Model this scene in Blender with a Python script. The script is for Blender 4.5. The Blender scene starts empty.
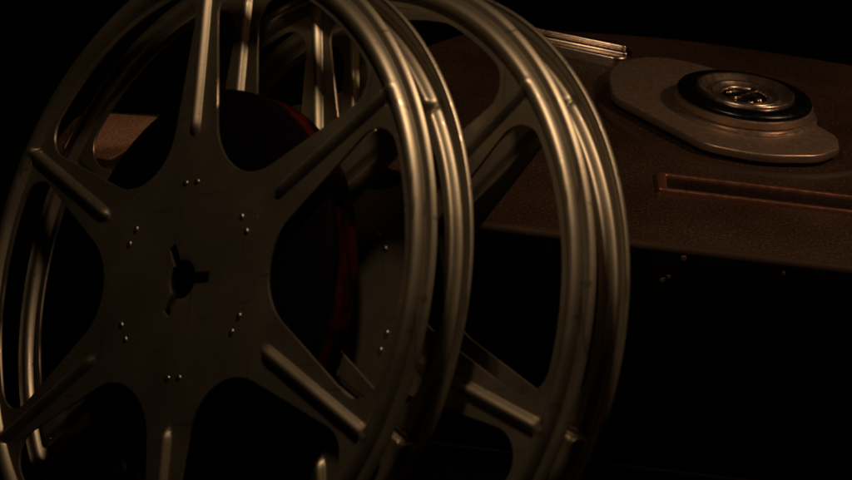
import bpy, bmesh, math, random
from mathutils import Matrix, Vector
random.seed(7)
S = 0.0635                       # reel radius in metres; everything below is laid out in reel radii
ZT = 3.533                       # camera height above the table, in reel radii
scene = bpy.context.scene
col = scene.collection

def P(x, y, z):                  # camera-centred layout (reel radii) -> metres, table top at z = 0
    return Vector((x*S, y*S, (z+ZT)*S))

# ------------------------------------------------------------------ materials
def new_mat(name):
    m = bpy.data.materials.new(name); m.use_nodes = True
    nt = m.node_tree; b = nt.nodes['Principled BSDF']
    return m, nt, b
def node(nt, t, **k):
    n = nt.nodes.new(t)
    for a, v in k.items():
        if a.startswith('i_'): n.inputs[a[2:].replace('_', ' ')].default_value = v
        else: setattr(n, a, v)
    return n
def ramp(nt, src, stops):
    r = nt.nodes.new('ShaderNodeValToRGB'); e = r.color_ramp.elements
    while len(e) < len(stops): e.new(0.5)
    for i, (p, c) in enumerate(stops):
        e[i].position = p; e[i].color = (c, c, c, 1) if isinstance(c, float) else (*c, 1)
    nt.links.new(src, r.inputs[0]); return r
def noise(nt, scale, detail=3, vec=None, rough=0.5):
    tc = nt.nodes.new('ShaderNodeTexCoord'); n = nt.nodes.new('ShaderNodeTexNoise')
    n.inputs['Scale'].default_value = scale; n.inputs['Detail'].default_value = detail
    n.inputs['Roughness'].default_value = rough
    if vec:
        mp = nt.nodes.new('ShaderNodeMapping'); mp.inputs['Scale'].default_value = vec
        nt.links.new(tc.outputs['Object'], mp.inputs[0]); nt.links.new(mp.outputs[0], n.inputs['Vector'])
    else: nt.links.new(tc.outputs['Object'], n.inputs['Vector'])
    return n
def bump(nt, b, src, strength, dist):
    bp = nt.nodes.new('ShaderNodeBump'); bp.inputs['Strength'].default_value = strength
    bp.inputs['Distance'].default_value = dist
    nt.links.new(src, bp.inputs['Height']); nt.links.new(bp.outputs[0], b.inputs['Normal']); return bp

def metal_reel():
    m, nt, b = new_mat('reel_grey_metal')
    n1 = noise(nt, 60, 5); n2 = noise(nt, 1400, 3)
    c = ramp(nt, n1.outputs[0], [(0.3, (0.34, 0.30, 0.222)), (0.75, (0.43, 0.38, 0.285))])
    nt.links.new(c.outputs[0], b.inputs['Base Color'])
    r = ramp(nt, n1.outputs[0], [(0.25, 0.36), (0.8, 0.48)])
    nt.links.new(r.outputs[0], b.inputs['Roughness'])
    b.inputs['Metallic'].default_value = 0.88
    n3 = noise(nt, 500, 2, vec=(0.12, 1.0, 1.0)); n4 = noise(nt, 520, 2, vec=(1.0, 0.10, 1.0)); n5 = noise(nt, 2600, 2)
    s3 = ramp(nt, n3.outputs[0], [(0.66, 0.0), (0.70, 1.0)]); s4 = ramp(nt, n4.outputs[0], [(0.67, 0.0), (0.71, 1.0)])
    ad = nt.nodes.new('ShaderNodeMath'); ad.operation = 'MAXIMUM'
    nt.links.new(s3.outputs[0], ad.inputs[0]); nt.links.new(s4.outputs[0], ad.inputs[1])
    ms = nt.nodes.new('ShaderNodeMath'); ms.operation = 'MULTIPLY_ADD'; ms.inputs[1].default_value = -0.10
    nt.links.new(ad.outputs[0], ms.inputs[0]); nt.links.new(r.outputs[0], ms.inputs[2])
    nt.links.new(ms.outputs[0], b.inputs['Roughness'])
    du = ramp(nt, n5.outputs[0], [(0.70, 0.90), (0.76, 0.3)])
    nt.links.new(du.outputs[0], b.inputs['Metallic'])
    bump(nt, b, n2.outputs[0], 0.25, 0.00004)
    return m
def metal(name, colr, rough, metallic=1.0, nscale=300, bstr=0.15, dist=0.00003, rvar=0.1):
    m, nt, b = new_mat(name)
    n1 = noise(nt, nscale, 4)
    b.inputs['Base Color'].default_value = (*colr, 1); b.inputs['Metallic'].default_value = metallic
    r = ramp(nt, n1.outputs[0], [(0.3, max(0.02, rough-rvar)), (0.7, rough+rvar)])
    nt.links.new(r.outputs[0], b.inputs['Roughness'])
    bump(nt, b, n1.outputs[0], bstr, dist)
    return m
def grained(name, c0, c1, rough, scale=1200, bstr=0.75, dist=0.00018, speck=1.25):
    m, nt, b = new_mat(name)
    tc = nt.nodes.new('ShaderNodeTexCoord')
    v = nt.nodes.new('ShaderNodeTexVoronoi'); v.inputs['Scale'].default_value = scale
    nt.links.new(tc.outputs['Object'], v.inputs['Vector'])
    n1 = noise(nt, scale*0.7, 4, rough=0.7); n2 = noise(nt, 45, 5)
    mix = nt.nodes.new('ShaderNodeMath'); mix.operation = 'ADD'
    nt.links.new(v.outputs['Distance'], mix.inputs[0]); nt.links.new(n1.outputs[0], mix.inputs[1])
    c = ramp(nt, n2.outputs[0], [(0.3, c0), (0.72, c1)])
    n3 = noise(nt, scale*speck, 3, rough=0.6)
    sp = ramp(nt, n3.outputs[0], [(0.38, 0.62), (0.55, 1.0), (0.68, 2.1)])
    mm = nt.nodes.new('ShaderNodeMix'); mm.data_type = 'RGBA'; mm.blend_type = 'MULTIPLY'; mm.inputs[0].default_value = 1.0
    nt.links.new(c.outputs[0], mm.inputs[6]); nt.links.new(sp.outputs[0], mm.inputs[7])
    nt.links.new(mm.outputs[2], b.inputs['Base Color'])
    r = ramp(nt, n2.outputs[0], [(0.3, rough-0.06), (0.7, rough+0.08)])
    nt.links.new(r.outputs[0], b.inputs['Roughness'])
    bump(nt, b, mix.outputs[0], bstr, dist)
    return m
def film_mat(name, colr, rough):
    m, nt, b = new_mat(name)
    b.inputs['Base Color'].default_value = (*colr, 1)
    tc = nt.nodes.new('ShaderNodeTexCoord')
    sx = nt.nodes.new('ShaderNodeVectorMath'); sx.operation = 'MULTIPLY'; sx.inputs[1].default_value = (1, 1, 0)
    ln = nt.nodes.new('ShaderNodeVectorMath'); ln.operation = 'LENGTH'
    nt.links.new(tc.outputs['Object'], sx.inputs[0]); nt.links.new(sx.outputs[0], ln.inputs[0])
    mu = nt.nodes.new('ShaderNodeMath'); mu.operation = 'MULTIPLY'; mu.inputs[1].default_value = 14000
    si = nt.nodes.new('ShaderNodeMath'); si.operation = 'SINE'
    nt.links.new(ln.outputs['Value'], mu.inputs[0]); nt.links.new(mu.outputs[0], si.inputs[0])
    bump(nt, b, si.outputs[0], 0.3, 0.00003)
    b.inputs['Specular IOR Level'].default_value = 0.05
    b.inputs['Roughness'].default_value = rough
    return m

M = {}
M['reel'] = metal_reel()
M['rivet'] = metal('rivet_bare_metal', (0.42, 0.35, 0.28), 0.38, 1.0, 900, 0.2)
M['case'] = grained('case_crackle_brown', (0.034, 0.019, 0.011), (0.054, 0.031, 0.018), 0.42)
M['side'] = grained('case_side_black', (0.0022, 0.0014, 0.001), (0.005, 0.003, 0.002), 0.55, 1500, 0.5)  # near-black, much darker than the brown top
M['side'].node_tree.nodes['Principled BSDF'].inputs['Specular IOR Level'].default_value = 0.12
M['plate'] = metal('plate_brushed_metal', (0.42, 0.31, 0.23), 0.40, 0.75, 700, 0.35, 0.00004)
M['chrome'] = metal('dial_polished_metal', (0.66, 0.55, 0.45), 0.24, 1.0, 500, 0.15, 0.00003, 0.05)
M['ring'] = metal('dial_ring_metal', (0.74, 0.60, 0.48), 0.29, 0.97, 500, 0.1, 0.00003, 0.05)
M['satin'] = metal('dial_satin_metal', (0.50, 0.39, 0.30), 0.36, 0.85, 600, 0.15)
M['plate_shade'] = metal('plate_shade_black', (0.004, 0.003, 0.003), 0.8, 0.0)  # shade along the plate's sides, put into the colour
M['black'] = metal('dial_black_enamel', (0.003, 0.003, 0.003), 0.30, 0.0, 800, 0.1)
M['copper'] = metal('trim_copper', (0.34, 0.155, 0.10), 0.36, 0.75, 900, 0.4, 0.00004)
M['recess'] = grained('recess_dark', (0.010, 0.006, 0.005), (0.018, 0.010, 0.008), 0.4, 1800)
M['film'] = film_mat('film_black', (0.0025, 0.002, 0.0025), 0.6)
M['redfilm'] = film_mat('film_red_leader', (0.035, 0.002, 0.002), 0.7)
_nt = M['redfilm'].node_tree; _n = noise(_nt, 110, 4, vec=(1, 1, 3)); _r = ramp(_nt, _n.outputs[0], [(0.42, (0.002, 0.0008, 0.0008)), (0.62, (0.055, 0.003, 0.003))])
_nt.links.new(_r.outputs[0], _nt.nodes['Principled BSDF'].inputs['Base Color'])
M['core'] = metal('core_dark', (0.03, 0.025, 0.02), 0.5, 0.3)
M['tan'] = grained('gleam_tan', (0.24, 0.13, 0.08), (0.32, 0.18, 0.115), 0.5, 3000, 0.1)  # gleam on the case top, put into the colour
M['chip'] = metal('chip_bare', (0.20, 0.11, 0.065), 0.6, 0.5, 2500, 0.8, 0.0001)
m_, nt_, b_ = new_mat('case_edge_paint'); b_.inputs['Base Color'].default_value = (0.040, 0.023, 0.013, 1); b_.inputs['Roughness'].default_value = 0.6
b_.inputs['Specular IOR Level'].default_value = 0.2
_n = noise(nt_, 400, 4); bump(nt_, b_, _n.outputs[0], 0.3, 0.0001); M['edge'] = m_
M['table'] = grained('table_black_cloth', (0.0012, 0.001, 0.001), (0.002, 0.0015, 0.0015), 0.95, 900, 0.6)
M['table'].node_tree.nodes['Principled BSDF'].inputs['Specular IOR Level'].default_value = 0.05

# ------------------------------------------------------------------ helpers
def link(name, bm, mat, parent=None, smooth=True, mats=None):
    me = bpy.data.meshes.new(name); bm.normal_update(); bm.to_mesh(me); bm.free()
    for f in me.polygons: f.use_smooth = smooth
    for m in (mats or [mat]): me.materials.append(m)
    o = bpy.data.objects.new(name, me); col.objects.link(o)
    if parent: o.parent = parent
    return o
def empty(name, mat4):
    o = bpy.data.objects.new(name, None); o.empty_display_size = 0.01
    col.objects.link(o); o.matrix_world = mat4; return o
def sharp(o, ang=40):
    me = o.data; bm = bmesh.new(); bm.from_mesh(me)
    for e in bm.edges:
        if len(e.link_faces) == 2 and e.calc_face_angle(0) > math.radians(ang): e.smooth = False
    bm.to_mesh(me); bm.free()
def lathe(prof, n=96, centre=(0, 0), bm=None, scale=S):
    bm = bm or bmesh.new(); rings = []
    for r, z in prof:
        if r < 1e-6: rings.append([bm.verts.new((centre[0]*scale, centre[1]*scale, z*scale))])
        else: rings.append([bm.verts.new(((centre[0]+r*math.cos(2*math.pi*i/n))*scale, (centre[1]+r*math.sin(2*math.pi*i/n))*scale, z*scale)) for i in range(n)])
    for a, b in zip(rings, rings[1:]):
        for i in range(n):
            j = (i+1) % n
            if len(a) == 1 and len(b) == 1: continue
            if len(a) == 1: bm.faces.new((a[0], b[j], b[i]))
            elif len(b) == 1: bm.faces.new((a[i], a[j], b[0]))
            else: bm.faces.new((a[i], a[j], b[j], b[i]))
    bmesh.ops.recalc_face_normals(bm, faces=bm.faces)
    return bm
def offset_poly(pts, d):
    out = []; n = len(pts)
    for i in range(n):
        p0, p1, p2 = Vector(pts[i-1]), Vector(pts[i]), Vector(pts[(i+1) % n])
        a = (p1-p0).normalized(); b = (p2-p1).normalized()
        na, nb = Vector((-a.y, a.x)), Vector((-b.y, b.x))
        m = (na+nb); m = m.normalized() if m.length > 1e-9 else na
        out.append(p1 + m*(d/max(0.5, m.dot(na))))
    return out
def slab(pts, z0, z1, bev, seg=5, bm=None, bottom_bev=0.0):   # pts counter-clockwise (2D), in reel radii
    bm = bm or bmesh.new(); rings = []
    prof = []
    if bottom_bev: prof.append((bottom_bev, z0)); prof.append((0, z0+bottom_bev))
    else: prof.append((0, z0))
    for i in range(seg+1):
        t = i/seg*math.pi/2
        prof.append((bev*(1-math.cos(t)), z1-bev*(1-math.sin(t))))
    for d, z in prof:
        q = offset_poly(pts, d)
        rings.append([bm.verts.new((p.x*S, p.y*S, (z)*S)) for p in q])
    n = len(pts)
    for a, b in zip(rings, rings[1:]):
        for i in range(n):
            j = (i+1) % n; bm.faces.new((a[i], a[j], b[j], b[i]))
    bm.faces.new(rings[-1]); bm.faces.new(list(reversed(rings[0])))
    bmesh.ops.recalc_face_normals(bm, faces=bm.faces)
    return bm
def round_poly(pts, rad, seg=8):
    out = []; n = len(pts)
    for i in range(n):
        r = rad[i] if isinstance(rad, (list, tuple)) else rad
        p0, p1, p2 = Vector(pts[i-1]), Vector(pts[i]), Vector(pts[(i+1) % n])
        a = (p0-p1).normalized(); b = (p2-p1).normalized()
        t = min(r, (p0-p1).length*0.48, (p2-p1).length*0.48)
        s, e = p1+a*t, p1+b*t
        for k in range(seg+1):
            u = k/seg; out.append(tuple(s*(1-u)**2 + p1*2*u*(1-u) + e*u*u))
    return out
def dome(bm, c, r, h, n=14, sx=1.0, rot=0.0):
    rings = []
    for k in range(5):
        t = k/4*math.pi/2; rr = r*math.cos(t); z = h*math.sin(t)
        if k == 4: rings.append([bm.verts.new(((c[0])*S, (c[1])*S, (c[2]+h)*S))]); continue
        vs = []
        for i in range(n):
            a = 2*math.pi*i/n; x, y = rr*sx*math.cos(a), rr*math.sin(a)
            vs.append(bm.verts.new(((c[0]+x*math.cos(rot)-y*math.sin(rot))*S, (c[1]+x*math.sin(rot)+y*math.cos(rot))*S, (c[2]+z)*S)))
        rings.append(vs)
    for a, b in zip(rings, rings[1:]):
        for i in range(n):
            j = (i+1) % n
            if len(b) == 1: bm.faces.new((a[i], a[j], b[0]))
            else: bm.faces.new((a[i], a[j], b[j], b[i]))
    return bm

# ------------------------------------------------------------------ reel flange (stamped six-spoke disc)
RW0, RW1, HW = 0.370, 0.893, 0.1517
RW2 = 0.8952                              # the window's outer edge runs out to this radius at its middle
TAU = math.radians(7.41)                  # the spokes narrow outwards by this angle on each side        # window inner / outer radius, half width of a spoke
RHO_I, RHO_O = 0.1860, 0.085
RI, RO = 0.433, 0.950                     # stamped rib on each spoke
def web_half(r):                          # half angle of the metal around a spoke axis at radius r
    full = math.pi/6
    if r <= RW0 or r >= RW2: return full
    if r >= RW1:
        g1 = math.asin((HW+RHO_O)/(RW1-RHO_O))-TAU
        return min(full, g1+(full-g1)*(r-RW1)/(RW2-RW1))
    g = math.asin(HW/r)-TAU
    for Rc, rho, inner in ((RW0+RHO_I, RHO_I, True), (RW1-RHO_O, RHO_O, False)):
        ph = math.asin((HW+rho)/Rc)
        rt = math.sqrt(max(0, Rc*Rc-(HW+rho)**2 + HW*HW))
        if (inner and r < rt) or (not inner and r > rt):
            cosv = (r*r+Rc*Rc-rho*rho)/(2*r*Rc)
            if abs(cosv) <= 1: g = max(g, ph-TAU-math.acos(cosv))
    return min(full, g)
def sm(x): x = max(0.0, min(1.0, x)); return x*x*(3-2*x)
def height(x, y, ang_spoke, r):
    h = 0.0
    # bead round the rim
    d = abs(r-0.941)/0.028
    if d < 1: h = 0.025*math.cos(d*math.pi/2)**0.75
    # rolled outer lip
    # rib along the spoke
    a = r*math.cos(ang_spoke); b = abs(r*math.sin(ang_spoke))
    w = 0.0215
    t = max(0, RI+1.6*w-a, a-(RO-w))
    dd = math.hypot(b, t*0.6)/w
    if dd < 1: h = (h**3+(0.020*math.cos(dd*math.pi/2)**0.9)**3)**(1/3)
    if r > 0.984: h -= 0.010*((r-0.984)/0.016)**1.6
    return h
def flange_mesh():
    bm = bmesh.new()
    H = 40
    ts = [((k/H)**2.0) for k in range(H+1)]
    cut = 0.705
    ts = [t for t in ts if abs(t-cut) > 0.02] + [cut]
    ts = sorted(ts); ts = [-t for t in reversed(ts[1:])] + ts
    nt_ = len(ts)
    radii = []
    hubn = 10
    r1 = 0.2
    mids = [r1 + (RW0-r1)*k/6 for k in range(1, 7)]
    win = [RW0 + (RW1-RW0)*0.5*(1-math.cos(math.pi*k/56)) for k in range(1, 56)]
    rim = [RW1 + (RW2-RW1)*k/20 for k in range(0, 20)] + [RW2 + (1.0-RW2)*k/44 for k in range(0, 45)]
    radii = mids + win + rim
    grid = {}
    def sector_vert(row, r, s, j, hub=None):
        g = web_half(r) if hub is None else math.pi/6
        a = s*math.pi/3 + ts[j]*g
        return a
    merged = {}
    rows = []
    for q in (0.058, 0.075, 0.09, 0.105, 0.118, 0.13, 0.145, 0.16, 0.18, 0.2): rows.append(('h', q))
    for r in radii: rows.append(('r', r))
    V = {}
    for ri, (kind, val) in enumerate(rows):
        for s in range(6):
            for j in range(nt_):
                full = kind == 'h' or web_half(val) >= math.pi/6-1e-9
                if full and j == nt_-1: continue
                if kind == 'h':
                    a = s*math.pi/3 + ts[j]*math.pi/6
                    # three keyways at 90, 210, 330 degrees (mid-window directions)
                    r = val
                    # keep the keyway walls parallel
                    near = min((90, 210, 330), key=lambda c: abs((a-math.radians(c)+math.pi) % (2*math.pi)-math.pi))
                    dd_ = (a-math.radians(near)+math.pi) % (2*math.pi)-math.pi
                    d0 = math.pi/6*(1-cut); wv = sm((r-0.125)/0.07)
                    dl = math.asin(min(1, 0.0165/r))*(1-wv)+d0*wv; L60 = math.pi/3
                    ad = abs(dd_); ad = ad*dl/d0 if ad < d0 else dl+(ad-d0)*(L60-dl)/(L60-d0)
                    a = math.radians(near)+math.copysign(ad, dd_)
                else:
                    r = val; a = s*math.pi/3 + ts[j]*web_half(r)
                sp = a - round(a/(math.pi/3))*math.pi/3
                # the keyway narrows in angle with radius: pull its walls parallel
                x, y = r*math.sin(a), r*math.cos(a)
                V[(ri, s, j)] = bm.verts.new((x*S, y*S, (height(x, y, sp, r)+0.0035*r*r*math.sin(2*a+0.5)+0.0012*r*r*math.sin(5*a+1))*S))
        for s in range(6):
            if kind == 'h' or web_half(val) >= math.pi/6-1e-9:
                V[(ri, s, nt_-1)] = V[(ri, (s+1) % 6, 0)]
    for ri in range(len(rows)-1):
        for s in range(6):
            for j in range(nt_-1):
                if rows[ri][0] == 'h' and rows[ri+1][1] < 0.1181 and ((s in (1, 3, 5) and ts[j] >= cut-1e-6) or (s in (2, 4, 0) and ts[j+1] <= -cut+1e-6)): continue
                q = [V[(ri, s, j)], V[(ri, s, j+1)], V[(ri+1, s, j+1)], V[(ri+1, s, j)]]
                u = []
                for v in q:
                    if v not in u: u.append(v)
                if len(u) >= 3:
                    try: bm.faces.new(u)
                    except ValueError: pass
    bm.normal_update()
    # face the outside (+z)
    if sum(f.normal.z for f in bm.faces) < 0: bmesh.ops.reverse_faces(bm, faces=bm.faces)
    return bm
FL = None
def make_flange(parent):
    global FL
    if FL is None:
        FL = link('flange', flange_mesh(), M['reel'], parent)
        m = FL.modifiers.new('thickness', 'SOLIDIFY'); m.thickness = 0.009*S; m.offset = -1
        b = FL.modifiers.new('edge', 'BEVEL'); b.width = 0.0042*S; b.segments = 2; b.limit_method = 'ANGLE'; b.angle_limit = math.radians(55)
        return FL
    o = FL.copy(); col.objects.link(o); o.parent = parent
    return o
RV = []
def make_rivets(flange, phase=0.0):
    for k in range(6):
        a = k*math.pi/3
        for sgn in (-1, 1):
            ca, sa = math.sin(a+sgn*0.088), math.cos(a+sgn*0.088)
            if not RV:
                bm = bmesh.new(); dome(bm, (0, 0, 0), 0.0100, 0.0065, 14, 1.25)
                bmesh.ops.recalc_face_normals(bm, faces=bm.faces)
                o = link('rivet', bm, M['rivet'], flange); RV.append(o)
            else:
                o = RV[0].copy(); col.objects.link(o); o.parent = flange
            o.location = (ca*0.291*S, sa*0.291*S, -0.001*S)
            o.rotation_euler = (0, 0, -a)

GAP = 0.165
def make_reel(centre, Rm, phase, pack_r, label, film_label, red, rot_pack=0):
    d, up, out = Rm
    base = -up*1.0
    rot = Matrix((d, up, out)).transposed().to_4x4()
    foot = centre - up*S
    root = empty('film_reel', Matrix.Translation(foot) @ rot)
    root['label'] = label; root['category'] = 'film reel'; root['group'] = 'metal film reels leaning against the case'
    bpy.context.view_layer.update()
    f = make_flange(root); f.location = (0, S, 0); f.rotation_euler = (0, 0, -phase)
    make_rivets(f)
    g = make_flange(root); g.location = (0, S, -GAP*S); g.rotation_euler = (0, math.pi, 0)
    g.rotation_euler = (Matrix.Rotation(-phase, 3, 'Z') @ Matrix.Rotation(math.pi, 3, 'Y')).to_euler()
    make_rivets(g)
    core = link('core', lathe([(0.13, -0.012), (0.33, -0.012), (0.33, -GAP+0.012), (0.13, -GAP+0.012), (0.13, -0.012)], 96), M['core'], root)
    core.location = (0, S, 0); sharp(core)
    # wound film: a lathe whose outer turns wander a little, as hand-wound film does
    bm = bmesh.new(); n = 160; rings = []
    prof = [(0.335, -0.038), (pack_r-0.006, -0.0405), (pack_r, -0.045)]
    m_ = 7
    for i in range(m_+1): prof.append((pack_r+0.003*math.sin(i*2.1), -0.047-(GAP-0.075)*i/m_))
    prof += [(pack_r-0.004, -GAP+0.024), (0.335, -GAP+0.022)]
    for r, z in prof:
        rings.append([bm.verts.new(((r+0.002*math.sin(3*a_+1)*(r > 0.4))*math.cos(a_)*S, (r+0.002*math.sin(3*a_+1)*(r > 0.4))*math.sin(a_)*S, (z+0.0015*math.sin(5*a_))*S)) for a_ in [2*math.pi*i/n for i in range(n)]])
    for a_, b_ in zip(rings, rings[1:]):
        for i in range(n): bm.faces.new((a_[i], a_[(i+1) % n], b_[(i+1) % n], b_[i]))
    bmesh.ops.recalc_face_normals(bm, faces=bm.faces)
    for fc in bm.faces:
        c_ = fc.calc_center_median(); rr = math.hypot(c_.x, c_.y)/S
        if rr > pack_r-0.003 and red and c_.z < -0.075*S: fc.material_index = 1
    p = link('wound_film', bm, None, root, mats=[M['film'], M['redfilm']]); p.location = (0, S, 0); sharp(p)
    p['label'] = film_label
    return root

d = Vector((0.7169, -0.5658, 0.4073)).normalized()
nn = Vector((0.6964, 0.6086, -0.3804)).normalized()
out = -nn; up = out.cross(d).normalized(); d = up.cross(out).normalized()
Rm = (d, up, out)
CA = Vector((-0.04398445, 0.332196, -0.16164363+ZT*S))
CC = Vector((-0.01784868, 0.32746513, -0.16167872+ZT*S))
reel1 = make_reel(CA, Rm, -0.019, 0.58, 'front six-spoke grey metal film reel, nearest the viewer, whole hub and keyed hole showing', 'black wound film with dark red outer turns', True)
reel2 = make_reel(CC, Rm, -0.142, 0.44, 'rear six-spoke grey metal film reel behind the front reel, right beside the brown case', 'dark wound film', False)

# ------------------------------------------------------------------ the case
YF, ZC = 6.10, -2.631
case = empty('projector_case', Matrix.Translation(P(0.6, YF, -ZT)))
case['label'] = 'brown crackle-finish metal case with a chrome dial on its top, behind the reels'
case['category'] = 'case'
bpy.context.view_layer.update()
OX, OY, OZ = 0.6, YF, -ZT
def L(x, y): return (x-OX, y-OY)
def LZ(z): return z-OZ
body_pts = [(-1.34, YF), (2.75, YF), (2.85, 7.2), (2.55, 8.18), (1.76, 8.31), (1.32, 8.37), (0.92, 8.39), (0.48, 8.31), (0.10, 8.20), (-0.18, 7.75), (-0.38, 7.2), (-0.75, 6.80), (-1.30, 6.70)]
body = round_poly([L(*p) for p in body_pts], [0.12, 0.12, 0.3, 0.4, 0.2, 0.2, 0.2, 0.2, 0.3, 0.3, 0.3, 0.3, 0.12], 8)
bm = slab(body, 0.03, LZ(ZC), 0.022, 5, None, 0.02)
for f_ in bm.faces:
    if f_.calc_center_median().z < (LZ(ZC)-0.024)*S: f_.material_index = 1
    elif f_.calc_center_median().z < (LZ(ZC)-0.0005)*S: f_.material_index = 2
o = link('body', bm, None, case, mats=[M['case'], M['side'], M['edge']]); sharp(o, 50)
# base lip near the table
lip = offset_poly(body, -0.012)
o = link('base_lip', slab([tuple(p) for p in lip], 0.0, 0.055, 0.012, 3), M['side'], case); sharp(o, 50)
# raised round boss under the plate
bx, by = 1.19-OX, 7.43-OY
t = LZ(ZC)
boss = link('round_boss', lathe([(0, t+0.010), (0.55, t+0.010), (0.566, t+0.0125), (0.572, t+0.014), (0.578, t+0.0125), (0.588, t+0.004), (0.598, t-0.01)], 160, (bx, by)), None, case, mats=[M['case'], M['edge']]); sharp(boss, 60)
for p_ in boss.data.polygons:
    if math.hypot(p_.center.x/S-bx, p_.center.y/S-by) > 0.552: p_.material_index = 1
# plate
pl = [(0.655, 7.36), (0.985, 6.945), (1.20, 6.895), (1.42, 6.965), (1.505, 7.07), (1.515, 7.19), (1.30, 7.56), (1.10, 7.86), (0.86, 7.925), (0.70, 7.80), (0.645, 7.62)]
pl = round_poly([L(*p) for p in pl], [0.05, 0.06, 0.10, 0.05, 0.02, 0.03, 0.1, 0.12, 0.10, 0.12, 0.12], 6)
pz = t+0.062
o = link('dial_plate', slab(pl, pz-0.034, pz, 0.008, 3, None, 0.004), M['plate'], case); sharp(o, 60)
gk = link('plate_shade_slab', slab([tuple(p) for p in offset_poly(pl, 0.014)], t+0.009, pz-0.033, 0.001, 1), M['plate_shade'], o)  # dark slab added to stand for the shade below the plate edge
# dial
dx, dy = 1.163-OX, 7.372-OY
base = link('dial', lathe([(0, pz-0.002), (0.292, pz-0.002), (0.292, pz+0.006), (0.284, pz+0.012), (0.268, pz+0.013), (0.262, pz+0.016), (0.268, pz+0.020), (0.270, pz+0.046), (0.264, pz+0.050), (0.20, pz+0.052), (0, pz+0.052)], 128, (dx, dy)), M['satin'], case); sharp(base, 45)
ring = link('black_ring', lathe([(0.262, pz+0.0495), (0.264, pz+0.060), (0.257, pz+0.070), (0.232, pz+0.077), (0.205, pz+0.078), (0.194, pz+0.074), (0.194, pz+0.0495), (0.262, pz+0.0495)], 128, (dx, dy)), M['black'], base); sharp(ring, 50)
rim = link('chrome_rim', lathe([(0.192, pz+0.0495), (0.192, pz+0.082), (0.186, pz+0.087), (0.178, pz+0.084), (0.160, pz+0.066), (0.142, pz+0.060), (0.139, pz+0.070), (0.132, pz+0.074), (0.125, pz+0.070), (0.116, pz+0.058), (0.104, pz+0.055), (0.100, pz+0.062), (0.094, pz+0.064), (0.088, pz+0.058), (0.088, pz+0.0495)], 128, (dx, dy)), M['ring'], base); sharp(rim, 75)
cd = link('centre_disc', lathe([(0.0875, pz+0.052), (0.075, pz+0.052), (0.06, pz+0.056), (0.03, pz+0.058), (0, pz+0.058)], 96, (dx, dy)), M['black'], base)
bar = round_poly([(-0.084, -0.016), (0.084, -0.010), (0.084, 0.010), (-0.084, 0.016)], 0.010, 5)
ca, sa = math.cos(math.radians(50)), math.sin(math.radians(50))
bar = [(dx+x*ca-y*sa, dy+x*sa+y*ca) for x, y in bar]
o = link('turn_bar', slab(bar, pz+0.054, pz+0.074, 0.007, 4), M['chrome'], base)
for (sx_, sy_, rr) in ((-0.045, -0.05, 0.016), (0.055, -0.03, 0.015), (0.02, -0.065, 0.012), (-0.055, 0.03, 0.012)):
    bm = bmesh.new(); dome(bm, (dx+sx_, dy+sy_, pz+0.053), rr, rr*0.9, 16); bmesh.ops.recalc_face_normals(bm, faces=bm.faces)
    link('screw', bm, M['chrome'], base)
# name trim: copper frame round a dark strip
x0, x1, y0, y1 = 0.795-OX, 2.35-OX, 6.560-OY, 6.722-OY
fr = bmesh.new()
w = 0.019
outer = round_poly([(x0, y0), (x1, y0), (x1, y1), (x0, y1)], 0.012, 4)
inner = round_poly([(x0+0.034, y0+w), (x1-w, y0+w), (x1-w, y1-w), (x0+0.034, y1-w)], 0.010, 4)
n = len(outer); z0_, z1_ = t-0.002, t+0.016
q = [[fr.verts.new((p[0]*S, p[1]*S, z*S)) for p in pts] for pts, z in ((outer, z0_), (outer, z1_-0.004), (offset_poly(outer, 0.004), z1_), (offset_poly(inner, -0.004), z1_), (inner, z1_-0.004), (inner, z0_))]
for a_, b_ in zip(q, q[1:]):
    for i in range(n): fr.faces.new((a_[i], a_[(i+1) % n], b_[(i+1) % n], b_[i]))
bmesh.ops.recalc_face_normals(fr, faces=fr.faces)
frame = link('trim_frame', fr, M['copper'], case); sharp(frame, 50)
o = link('dark_strip', slab([tuple(p) for p in offset_poly(inner, -0.003)], t-0.001, t+0.004, 0.001, 2), M['recess'], frame)
# chrome handle end lying on the far part of the top
hb = [(0.05, 8.12), (0.70, 7.925), (0.755, 7.955), (0.775, 8.045), (0.735, 8.085), (0.10, 8.27)]
h0 = slab([tuple(p) for p in round_poly([L(*p) for p in hb], 0.03, 5)], t, t+0.030, 0.010, 4)
hd = link('handle_plate', h0, M['chrome'], case); sharp(hd, 60)
def tube_along(p0, p1, r, z):
    bm = bmesh.new(); a = Vector((p0[0], p0[1], z)); b = Vector((p1[0], p1[1], z)); dr = (b-a).normalized()
    sd = Vector((-dr.y, dr.x, 0)); n = 14; rings = []
    for k, (u, rr) in enumerate(((0, 0.3), (0.01, 0.8), (0.03, 1), (0.97, 1), (0.99, 0.8), (1.0, 0.3))):
        c = a.lerp(b, u); rings.append([bm.verts.new((c+(sd*math.cos(2*math.pi*i/n)+Vector((0, 0, 1))*math.sin(2*math.pi*i/n))*r*rr)*S) for i in range(n)])
    for x, y in zip(rings, rings[1:]):
        for i in range(n): bm.faces.new((x[i], x[(i+1) % n], y[(i+1) % n], y[i]))
    bm.faces.new(rings[0]); bm.faces.new(rings[-1]); bmesh.ops.recalc_face_normals(bm, faces=bm.faces)
    return bm
link('handle_rail', tube_along(L(0.08, 8.135), L(0.745, 7.965), 0.014, t+0.034), M['chrome'], hd)
link('handle_rail', tube_along(L(0.10, 8.235), L(0.745, 8.060), 0.012, t+0.034), M['chrome'], hd)
# pale tan patch added for the bright gleam on the top's far left end
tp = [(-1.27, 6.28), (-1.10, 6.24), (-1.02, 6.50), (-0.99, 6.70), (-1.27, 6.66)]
link('gleam_patch', slab(round_poly([L(*p) for p in tp], 0.05, 6), t-0.002, t+0.008, 0.003, 2), M['tan'], case)
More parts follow.
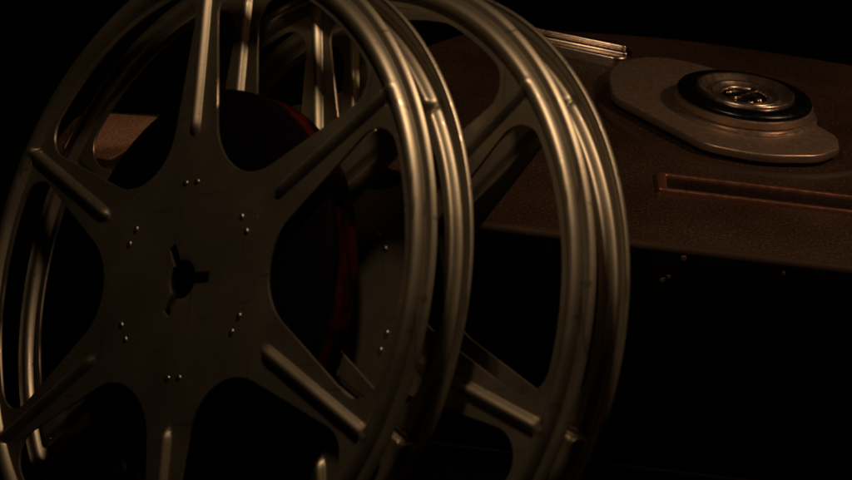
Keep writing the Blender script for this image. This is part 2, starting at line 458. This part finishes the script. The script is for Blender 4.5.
# paint chips on the front edge
def chip(x, z, r, onedge=False):
    bm = bmesh.new(); n = 11; vs0 = []; vs1 = []
    for i in range(n):
        a = 2*math.pi*i/n; rr = r*random.uniform(0.55, 1.15)
        vs0.append(bm.verts.new(((x-OX+rr*math.cos(a))*S, 0.001*S, (LZ(z)+rr*math.sin(a))*S)))
        vs1.append(bm.verts.new(((x-OX+rr*0.8*math.cos(a))*S, -0.006*S, (LZ(z)+rr*0.8*math.sin(a))*S)))
    for i in range(n): bm.faces.new((vs0[i], vs0[(i+1) % n], vs1[(i+1) % n], vs1[i]))
    bm.faces.new(vs1); bmesh.ops.recalc_face_normals(bm, faces=bm.faces)
    link('paint_chip', bm, M['chip'], case, smooth=False)
chip(0.862, -2.670, 0.014); chip(0.806, -2.757, 0.011); chip(0.822, -2.742, 0.008); chip(1.20, -2.680, 0.008)

# ------------------------------------------------------------------ setting
bm = bmesh.new(); s_ = 3.0
bm.faces.new([bm.verts.new(v) for v in ((-s_, -s_, 0), (s_, -s_, 0), (s_, s_, 0), (-s_, s_, 0))])
tb = link('table_top', bm, M['table'], smooth=False); tb['kind'] = 'structure'; tb.location = (0, 0, -0.0003)

# ------------------------------------------------------------------ camera
cam = bpy.data.cameras.new('camera'); co = bpy.data.objects.new('camera', cam); col.objects.link(co)
X = Vector((0.99297, 0.04816, 0.10817)); Yd = Vector((0.11840, -0.40388, -0.90712)); Z = Vector((0, 0.913545, -0.406737))
X = Vector((0.9929655, 0.0481592, 0.1081674))
mw = Matrix((X, -Yd, -Z)).transposed().to_4x4()
co.matrix_world = Matrix.Translation(Vector((0, 0, ZT*S))) @ mw
cam.sensor_width = 36; cam.lens = 1994.5/852*36
cam.clip_start = 0.01; cam.clip_end = 50
cam.dof.use_dof = True; cam.dof.focus_distance = 0.44; cam.dof.aperture_fstop = 45
scene.camera = co

# ------------------------------------------------------------------ light
w = bpy.data.worlds.new('World'); scene.world = w; w.use_nodes = True
bg = w.node_tree.nodes['Background']; bg.inputs[0].default_value = (1, 0.55, 0.3, 1); bg.inputs[1].default_value = 0.0003
def lamp(name, pos, target, size, power, colr):
    l = bpy.data.lights.new(name, 'AREA'); l.shape = 'DISK'; l.size = size; l.energy = power; l.color = colr
    o = bpy.data.objects.new(name, l); col.objects.link(o); o.location = pos
    o.rotation_euler = (Vector(target)-Vector(pos)).to_track_quat('-Z', 'Y').to_euler(); return o
tgt = CC + d*S*0.85
ld = (d*0.20+up*0.75+out*0.60).normalized()
lamp('key_lamp', tgt+ld*0.19, tgt, 0.024, 0.125, (1.0, 0.68, 0.42))

dialp = P(1.163, 7.372, ZC+0.1)
lamp('side_lamp', dialp+Vector((0.18, -0.07, 0.22)), dialp, 0.03, 0.23, (1.0, 0.60, 0.36))

scene.render.engine = 'CYCLES'
scene.cycles.use_denoising = True
scene.view_settings.view_transform = 'Standard'; scene.view_settings.look = 'None'
scene.view_settings.exposure = 0; scene.view_settings.gamma = 1
